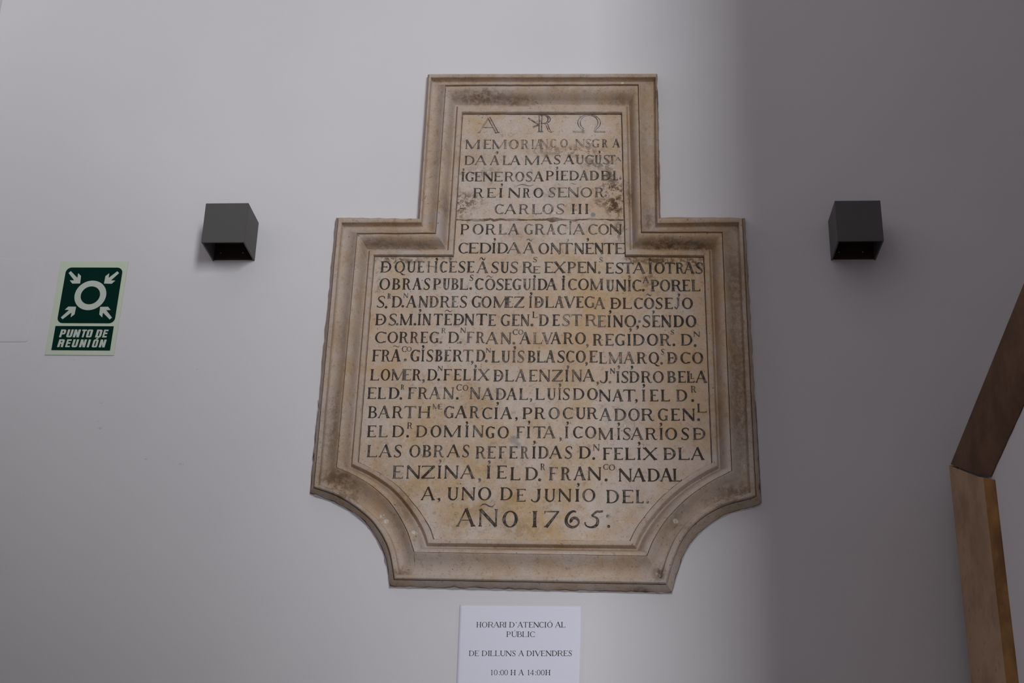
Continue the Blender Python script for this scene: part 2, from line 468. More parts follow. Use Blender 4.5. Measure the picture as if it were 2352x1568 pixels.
for t, h, j in ((.0, .0300, .0005), (.006, .0240, .0003), (.034, .0236, .0003), (.044, .0278, .0003), (.12, .0278, 0), (.22, .0255, 0), (.33, .0200, 0), (.42, .0112, 0), (.49, .0045, 0), (.55, .0014, 0), (.62, .0016, 0), (.675, .0058, 0), (.715, .0108, 0), (.745, .0124, 0), (.78, .0128, .0002), (.88, .0130, .0002), (.97, .0128, .0004), (.993, .0112, .0006), (.996, -.001, .0006)):
    rings.append((between(Q3, Q4, t), h, j))
vs, fs = [], []
for ri, (pts, h, j) in enumerate(rings):
    for i, p in enumerate(pts):
        q = Vector((p.x, 0, p.y))
        dx = mnoise.noise(q*60+Vector((0, ri*.05, 0)))*j; dz = mnoise.noise(q*60+Vector((9, ri*.05, 3)))*j
        dh = mnoise.noise(q*22+Vector((5, 0, ri*.02)))*.0007
        chip = mnoise.noise(q*95+Vector((1, 8, 2)))
        if ri in (1, 2) and chip > .25: dh -= (chip-.25)*.012
        if ri in (19, 20) and chip > .42: dh -= (chip-.42)*.010
        vs.append((p.x+dx, -(h+dh), p.y+dz))
for r in range(len(rings)-1):
    for i in range(NP): fs.append((r*NP+i, r*NP+(i+1) % NP, (r+1)*NP+(i+1) % NP, (r+1)*NP+i))
zc = min(v[2] for v in vs)
plaque = thing('stone_plaque', (-.125, 0, zc), 'carved limestone commemorative plaque shaped like a broad cross, inscribed and dated 1765', 'plaque')
frame = mesh('moulded_frame', vs, fs, FRAME, plaque, 38)
# inscription field, a plate under the frame with thickness
inner = [Vector((p.x, p.y)) for p in between(Q3, Q4, 1.0)]
outer = between(Q3, Q4, 1.034)
outer = [Vector((p.x+mnoise.noise(Vector((p.x*70, 3, p.y*70)))*.0007, p.y+mnoise.noise(Vector((p.x*70, 9, p.y*70)))*.0007)) for p in outer]
vs = [(p.x, -H_PANEL, p.y) for p in outer]+[(p.x, 0.0, p.y) for p in outer]
fs = [tuple(range(NP))]+[(i, (i+1) % NP, NP+(i+1) % NP, NP+i) for i in range(NP)]
panel = mesh('inscription_panel', vs, fs, PANEL, plaque)

# remains of wall plaster clinging along the lower edge
def fringe():
    lip = between(Q0, Q2, .30); vs = []; fs = []; zl = zc+.36
    for i, (a, b) in enumerate(zip(Q0, lip)):
        q = Vector((a.x*110, 2, a.y*110)); nz_ = mnoise.noise(q)+.6*mnoise.noise(q*2.7)
        out = (a-b).normalized(); k = max(0, min(1, .12+nz_*.8))
        o_ = a+out*(.0016+.0012*mnoise.noise(q*2)); t_ = .02+.20*k; p = a.lerp(b, t_)
        vs += [(o_.x, .0004, o_.y), (a.x+out.x*.0004, -.0020-.003*k, a.y+out.y*.0004), (p.x, -.0018-(.0157*t_/.30)-.0010, p.y)]
    n_ = len(Q0)
    for i in range(n_):
        j = (i+1) % n_
        if Q0[i].y > zl or Q0[j].y > zl: continue
        for k in (0, 1): fs.append((i*3+k, i*3+k+1, j*3+k+1, j*3+k))
    o = mesh('plaster_edge', vs, fs, PLASTER, plaque, 60); o['label'] = 'ragged white plaster left along the lower edge'
    bm = bmesh.new(); bm.from_mesh(o.data)
    bmesh.ops.delete(bm, geom=[v_ for v_ in bm.verts if not v_.link_faces], context='VERTS'); bm.to_mesh(o.data); bm.free()
fringe()

# ragged mortar joint across the field between the two stones
def joint():
    rnd = random.Random(5)
    top = [(1046,501),(1056,502),(1066,504),(1080,501.5),(1100,501.5),(1118,500.5),(1126,499),(1134,501.5),(1142,500.5),(1150,499.5),(1162,501),(1178,499.5),(1192,501),(1202,502),(1216,503),(1230,502),(1240,501),(1256,500.5),(1262,498),(1272,495.5),(1282,498.5),(1292,501),(1304,502.5),(1318,501.5),(1332,502),(1346,501),(1354,498.5),(1362,500),(1372,501.5),(1392,502),(1402,501.5),(1420,501.5),(1432,502.5)]
    bot = [(1046,507.5),(1056,507),(1066,507.5),(1078,508),(1086,509.5),(1102,510),(1118,509),(1128,506.5),(1134,511),(1142,508.5),(1152,506.5),(1164,508.5),(1178,508.5),(1190,507.5),(1206,507.5),(1216,506.5),(1230,507.5),(1240,508),(1256,507),(1264,512.5),(1272,513),(1284,508.5),(1296,506.5),(1308,506.5),(1318,511),(1328,507),(1346,506),(1358,507.5),(1370,506),(1392,505.5),(1402,509),(1420,508.5),(1432,508)]
    N = 150
    def samp(L, s):
        x = 1046+(1432-1046)*s
        for (a, b) in zip(L, L[1:]):
            if a[0] <= x <= b[0]:
                return x, a[1]+(b[1]-a[1])*(x-a[0])/(b[0]-a[0])
        return L[-1]
    vs, fs = [], []
    for i in range(N+1):
        s = i/N
        a = samp(top, s); b = samp(bot, s)
        pa = bp(a[0], a[1]+rnd.uniform(-.5, .5), H_PANEL); pb = bp(b[0], b[1]+rnd.uniform(-.6, .6), H_PANEL)
        pm = pa.lerp(pb, .5); pa = pm.lerp(pa, .78); pb = pm.lerp(pb, .78)
        vs += [(pa.x, -H_PANEL+.0002, pa.y), (pm.x, -H_PANEL-.0009-rnd.uniform(0, .0006), pm.y), (pb.x, -H_PANEL+.0002, pb.y)]
    for i in range(N):
        for k in (0, 1): fs.append((i*3+k, i*3+k+1, (i+1)*3+k+1, (i+1)*3+k))
    o = mesh('mortar_joint', vs, fs, MORTAR, plaque, 60); o['label'] = 'ragged brown mortar joint'
joint()

# ---------------------------------------------------------------- letter cutter
class Ink:
    """collects letter strokes in the plane: 2-D quads with (u across stroke, wear)"""
    def __init__(s): s.v = []; s.f = []; s.uv = []; s.lift = 0; s.wear = .3; s.T = lambda x, y: (x, y)
    def poly(s, pts, us=None):
        b = len(s.v)
        for p in pts:
            X, Z = s.T(*p); s.v.append((X, s.lift, Z))
        s.f.append(tuple(range(b, b+len(pts)))); s.uv.append([((us[i] if us else 0), s.wear) for i in range(len(pts))])
        s.lift += 4e-6
    def stroke(s, pts, ws):
        n = len(pts); L = []; R = []
        for i in range(n):
            a = pts[max(i-1, 0)]; b = pts[min(i+1, n-1)]
            dx, dy = b[0]-a[0], b[1]-a[1]; l = math.hypot(dx, dy) or 1
            w = (ws if isinstance(ws, (int, float)) else ws[i])/2
            L.append((pts[i][0]-dy/l*w, pts[i][1]+dx/l*w)); R.append((pts[i][0]+dy/l*w, pts[i][1]-dx/l*w))
        l0 = s.lift
        for i in range(n-1):
            s.lift = l0; s.poly([L[i], R[i], R[i+1], L[i+1]], [-1, 1, 1, -1])
        s.lift = l0+4e-6
    def build(s, name, mat, parent, y0, front=True):
        me = bpy.data.meshes.new(name)
        me.from_pydata([(x, y0-l, z) for (x, l, z) in s.v], [], s.f)
        ul = me.uv_layers.new(name='UVMap'); k = 0
        for fi, f in enumerate(s.f):
            for j in range(len(f)): ul.data[k].uv = s.uv[fi][j]; k += 1
        # all faces look out of the wall
        bm = bmesh.new(); bm.from_mesh(me)
        for fc in bm.faces:
            fc.normal_update()
            if fc.normal.y > 0: fc.normal_flip()
        bm.to_mesh(me); bm.free()
        return link(name, me, mat, parent)

def spline(pts, k=6):
    P = [Vector(p) for p in pts]
    return [(q.x, q.y) for q in catmull(P, k*(len(pts)-1))]

def glyph(I, ch, a, t=.155, n=.055, sf=.055, serif=True):
    """draw capital ch into the box [0,a] x [0,1]"""
    def foot(x, y, d, w=None, ext=None):
        if not serif: return
        w = w or t; e = (ext if ext is not None else sf)+w/2
        I.poly([(x-e, y), (x+e, y), (x+e, y+d*.028), (x+w/2, y+d*.11), (x-w/2, y+d*.11), (x-e, y+d*.028)], [-.9, -.9, -.6, .2, .2, -.6])
    def stem(x, w=None, y0=0, y1=1, fs=(1, 1)):
        w = w or t
        I.stroke([(x, y0), (x, (y0+y1)/2), (x, y1)], [w*1.04, w*.94, w*1.04])
        if fs[0]: foot(x, y0, 1, w)
        if fs[1]: foot(x, y1, -1, w)
    def bar(x0, x1, y, w=None): I.stroke([(x0, y), (x1, y)], w or n)
    def arm(x0, x1, y, d, drop=.14):
        """thin arm with a wedge serif at its free end"""
        w = n
        yy = y+d*w/2
        I.stroke([(x0, yy), (x1, yy)], w)
        if serif: I.poly([(x1, y), (x1, y+d*drop), (x1-.035, y+d*drop*.95), (x1-.10, y+d*w), (x1-.12, y)], [.8, .9, .6, 0, .2])
    def ring(cx, cy_, rx, ry, tx, ty, a0=0, a1=360, k=44):
        pts_o = []; pts_i = []
        for i in range(k+1):
            A = math.radians(a0+(a1-a0)*i/k)
            pts_o.append((cx+rx*math.cos(A), cy_+ry*math.sin(A)))
            pts_i.append((cx+(rx-tx)*math.cos(A), cy_+(ry-ty)*math.sin(A)))
        l0 = I.lift
        for i in range(k):
            I.lift = l0; I.poly([pts_o[i], pts_i[i], pts_i[i+1], pts_o[i+1]], [-1, 1, 1, -1])
        I.lift = l0+4e-6
    def bowl(x0, x1, y0, y1, tt):
        """right half of a bowl attached to a stem at x0"""
        r = (y1-y0)/2; c = (y0+y1)/2; xr = min((x1-x0)*.72, r*1.25)
        xm = x1-xr
        I.stroke([(x0, y1-n/2), (xm+.01, y1-n/2)], n); I.stroke([(x0, y0+n/2), (xm+.01, y0+n/2)], n)
        ring(xm, c, xr, r, tt, n, -90, 90, 26)
    sx = sf+t/2 if serif else t/2
    sx = min(sx, a*.42)
    tt = min(t, a*.36)
    if ch == 'I' or ch == '1': stem(a/2, min(t*1.02, a*.60))
    elif ch == 'l':
        stem(a*.60, t*.85, 0, .97, (1, 0)); I.stroke([(a*.62, .98), (a*.05, .84)], n*1.2)
    elif ch == 'E' or ch == 'F':
        stem(sx, tt); arm(sx, a, 1, -1); bar(sx, a*.66, .52)
        if serif: I.poly([(a*.66, .45), (a*.66+.03, .44), (a*.66+.03, .60), (a*.66, .59), (a*.60, .54), (a*.60, .50)], [.4]*6)
        if ch == 'E': arm(sx, a, 0, 1, .16)
    elif ch == 'L': stem(sx, tt, 0, 1, (1, 1)); arm(sx, a, 0, 1, .18)
    elif ch == 'T': stem(a/2, t); arm(a/2, a, 1, -1, .17); arm(a/2, 0, 1, -1, .17) if not serif else tee(I, a, n)
    elif ch == 'H': stem(sx, tt); stem(a-sx, tt); bar(sx, a-sx, .5)
    elif ch == 'N':
        w = n*1.55 if serif else t; x0 = sf+w/2 if serif else w/2; x1 = a-x0
        stem(x0, w, 0, 1, (1, 0)); stem(x1, w, 0, 1, (0, 1))
        I.stroke([(x0-.03, 1.0), (x1+.01, 0.0)], tt*1.0 if serif else t)
        if serif: I.poly([(0, 1), (x0+.05, 1), (x0+.02, .9), (x0-.02, .955)], [-.5]*4)
    elif ch == 'M':
        w = n*1.5; x0 = sf+w/2; x1 = a-sf-tt/2
        stem(x0, w, 0, 1, (1, 0)); stem(x1, tt, 0, 1, (1, 1))
        m = a*.47
        I.stroke([(x0-.03, 1.0), (m, .02)], tt*.95); I.stroke([(m, .02), (x1-.02, .99)], n*1.1)
        I.poly([(0, 1), (x0+.06, 1), (x0+.02, .9), (x0-.02, .955)], [-.5]*4)
    elif ch == 'A':
        x0 = sf+n/2; x1 = a-sf-tt/2; m = a*.49
        I.stroke([(x0, 0), (m, 1.02)], n*1.25); I.stroke([(x1, 0), (m-.01, 1.04)], tt)
        f0 = .36; xa = x0+(m-x0)*f0; xb = x1+(m-x1)*f0; bar(xa, xb, f0, n*.8)
        foot(x0, 0, 1, n*1.2, sf); foot(x1, 0, 1, tt, sf)
    elif ch == 'V':
        x0 = sf+tt/2; x1 = a-sf-n/2; m = a*.52
        I.stroke([(x0, 1), (m, -.02)], tt); I.stroke([(x1, 1), (m, -.01)], n*1.2)
        foot(x0, 1, -1, tt, sf); foot(x1, 1, -1, n, sf)
    elif ch == 'X':
        I.stroke([(sf+tt/2, 1), (a-sf-tt/2, 0)], tt); I.stroke([(a-sf-n/2, 1), (sf+n/2, 0)], n*1.25)
        foot(sf+tt/2, 1, -1, tt, sf); foot(a-sf-tt/2, 0, 1, tt, sf); foot(a-sf-n/2, 1, -1, n, sf*1.4); foot(sf+n/2, 0, 1, n, sf*1.4)
    elif ch == 'Z':
        I.stroke([(.02, .985-n/2), (a-.02, .985-n/2)], n*1.1); I.stroke([(.0, n*.6), (a-.03, n*.6)], n*1.1)
        I.stroke([(a-.07, .97), (.08, .03)], tt)
        I.poly([(.02, 1), (.02, .84), (.06, .85), (.12, .95)], [.5]*4); I.poly([(a-.02, 0), (a+.01, .17), (a-.03, .16), (a-.12, .05)], [.5]*4)
    elif ch in 'OQ0':
        ring(a/2, .5, a/2, .515, tt if ch != '0' else tt*.8, n*1.1)
        if ch == 'Q': I.stroke(spline([(a*.52, .04), (a*.68, -.10), (a*.86, -.20), (a*1.04, -.185)]), [n]*7+[tt*.7]*6+[n]*6)
    elif ch == 'C' or ch == 'G':
        rx = a*.56; ring(rx, .5, rx, .515, tt, n*1.15, 48 if ch == 'C' else 48, 312, 36)
        ex = rx+rx*math.cos(math.radians(48)); ey = .5+.515*math.sin(math.radians(48))
        I.stroke(spline([(ex-.04, ey+.04), (a-.05, .93), (a-.01, .80)], 4), [n*.9, n, n*1.2, n*1.5, tt*.55, tt*.6, tt*.6, tt*.5, n*.6])
        if ch == 'C': I.stroke(spline([(ex-.04, 1-ey-.04), (a-.07, .06), (a, .17)], 4), [n, n, n, n, n*1.2, n*1.2, n, n, n*.7])
        else:
            I.stroke([(a-tt*.5-.01, .04), (a-tt*.5-.01, .40)], tt*.85); I.stroke([(ex-.05, .065), (a-tt*.4, .10)], n*1.1)
            foot(a-tt*.5-.03, .42, -1, tt*.8, sf*.8)
    elif ch in 'DÐ':
        stem(sx, tt, 0, 1, (1, 1) if serif else (0, 0)); bowl(sx, a, 0, 1, tt*1.04)
        if ch == 'Ð':
            bar(sx, a*.58, .50); I.poly([(a*.58, .41), (a*.58+.03, .41), (a*.58+.03, .60), (a*.58, .59), (a*.50, .53), (a*.50, .48)], [.4]*6)
    elif ch == 'B':
        stem(sx, tt); bowl(sx, a*.90, .49, 1, tt*.9); bowl(sx, a, 0, .54, tt)
    elif ch == 'P':
        stem(sx, tt); bowl(sx, a, .42, 1, tt*.95)
    elif ch == 'R':
        stem(sx, tt); xb = a*(.84 if serif else 1.0); bowl(sx, xb, .47, 1, tt*.92)
        if serif: I.stroke(spline([(a*.46, .50), (a*.60, .42), (a*.70, .20), (a*.80, .05), (a*.92, .01), (a*1.02, .06)], 4), [n*1.2]*3+[tt*.75]*8+[tt*.7]*4+[n*1.2]*3+[n*.8]*3)
        else: I.stroke([(a*.55, .5), (a-tt*.5, .35), (a-tt*.5, 0)], tt)
    elif ch == 'S':
        th = tt*.98
        P = [(a*.93, .83), (a*.84, .95), (a*.56, .985), (a*.25, .91), (a*.17, .75), (a*.32, .60), (a*.60, .46), (a*.83, .31), (a*.83, .14), (a*.58, .02), (a*.26, .025), (a*.04, .13)]
        q = spline(P, 4); k = len(q)
        ws = []
        for i in range(k):
            s = i/(k-1); ws.append(n*1.1+(th-n)*math.exp(-((s-.5)/.19)**2)*1.0)
        I.stroke(q, ws)
        I.poly([(a*.96, .97), (a*.97, .74), (a*.92, .76), (a*.82, .93)], [.6]*4); I.poly([(0, -.0), (a*.02, .21), (a*.08, .20), (a*.22, .05)], [.6]*4)
    elif ch == 'U':
        x0 = sx; w1 = n*1.6 if serif else t; x1 = a-(sf if serif else 0)-w1/2; r = (x1-x0)/2
        I.stroke([(x0, 1), (x0, .32)], tt); I.stroke([(x1, 1), (x1, .32)], w1)
        k = 18; q = []; ws = []
        for i in range(k+1):
            A = math.pi+math.pi*i/k; q.append((x0+r+r*math.cos(A), .33+(.33-n/2)*math.sin(A))); s = i/k
            ws.append((tt*(1-s)**2+w1*s**2+n*1.1*2*s*(1-s)))
        I.stroke(q, ws); foot(x0, 1, -1, tt); foot(x1, 1, -1, w1)
    elif ch == 'J':
        x1 = a-(sf if serif else 0)-tt/2
        q = spline([(x1, 1), (x1, .6), (x1-.01, .28), (x1-.12, .06), (a*.42, -.01), (a*.14, .06), (a*.05, .19)], 5)
        k = len(q); I.stroke(q, [tt if i < k*.5 else max(n*1.1, tt*(1-(i/k-.5)*2.2)) for i in range(k-3)]+[tt*.5, tt*.6, tt*.55])
        foot(x1, 1, -1, tt)
    elif ch == '7':
        I.stroke([(.02, .965), (a, .965)], n*1.2); I.stroke([(a-.04, .97), (a*.16, .0)], [n*1.6, tt])
        I.poly([(.02, 1), (.01, .80), (.05, .81), (.13, .95)], [.5]*4); foot(a*.16, 0, 1, tt*.8, .06)
    elif ch == '6':
        q = spline([(a*.76, .93), (a*.56, .985), (a*.28, .84), (a*.08, .52), (a*.12, .20), (a*.40, .02), (a*.70, .04), (a*.92, .22), (a*.90, .44), (a*.68, .575), (a*.46, .50), (a*.40, .36), (a*.44, .30)], 5)
        k = len(q); I.stroke(q, [n*1.1+(tt-n)*(.25+.75*abs(math.sin(i/k*math.pi*1.5))) for i in range(k)])
    elif ch == '5':
        I.stroke(spline([(a*.98, .99), (a*.80, .95), (a*.66, .965), (a*.40, .70)], 5), tt*.75)
        q = spline([(a*.40, .70), (a*.62, .60), (a*.72, .42), (a*.66, .14), (a*.42, .0), (a*.16, .06), (a*.05, .24), (a*.09, .30)], 5)
        k = len(q); I.stroke(q, [n*1.2+(tt-n)*math.exp(-((i/k-.4)/.25)**2) for i in range(k-2)]+[tt*.6, tt*.5])
    elif ch == '4':
        I.stroke([(a*.70, 0), (a*.70, 1)], tt*.8); I.stroke([(a*.70, .98), (.03, .28)], n*1.1); I.stroke([(.02, .27), (a, .27)], n*1.4)
    elif ch == 'W':     # omega
        ring(a/2, .54, a*.36, .48, tt, n*1.2, -56, 236, 40)
        I.stroke([(0, .02), (a*.34, .02)], n*1.3); I.stroke([(a*.66, .02), (a, .02)], n*1.1)
        I.stroke([(a*.30, .16), (a*.34, .02)], n*1.3); I.stroke([(a*.70, .16), (a*.66, .02)], n*1.3)
def tee(I, a, n):
    I.stroke([(.02, .97), (a-.02, .97)], n*1.15)
    I.poly([(.04, 1.0), (0, .80), (.04, .81), (.12, .95)], [.5]*4); I.poly([(a-.04, 1.0), (a, .80), (a-.04, .81), (a-.12, .95)], [.5]*4)
def dot(I, cx, cy_, r, wobble=0):
    k = 14; b = []
    for i in range(k):
        A = 2*math.pi*i/k; b.append((cx+r*math.cos(A), cy_+r*math.sin(A)))
    I.poly(b)
def comma(I, cx, cy_, r):
    dot(I, cx, cy_, r)
    I.stroke(spline([(cx+r*.45, cy_+r*.1), (cx+r*.55, cy_-r*.9), (cx-r*.2, cy_-r*1.9), (cx-r*.9, cy_-r*2.4)], 4), [r*1.0]*4+[r*.8]*4+[r*.5]*4+[r*.25])
def tilde(I, x0, x1, y0, y1):
    w = x1-x0; h = y1-y0
    q = spline([(x0, y0), (x0+w*.18, y0+h*.75), (x0+w*.38, y1-h*.12), (x0+w*.62, y0+h*.30), (x0+w*.82, y0+h*.18), (x1, y1)], 4)
    k = len(q); I.stroke(q, [max(h*.10, h*.36*math.sin(math.pi*i/(k-1))**.7) for i in range(k)])

# zoomed views of the photograph from which the letters were measured: origin and scale
VIEW = {'Z1': (1040,255,11.2), 'Z2': (1235,255,11.2), 'Z3': (1040,375,11.2), 'Z4': (1235,375,11.2), 'Z5': (1040,495,11.2), 'Z6': (1235,495,11.2)}
for k_, o_ in dict(Y1=(850,580), Y2=(1100,580), Y3=(1360,580), Y4=(840,740), Y5=(1100,740), Y6=(1360,740), X1=(830,900), X2=(1090,900), X3=(1360,900), X4=(890,1050), X5=(1150,1050), X6=(1330,1050)).items():
    VIEW[k_] = o_+(8.711,)
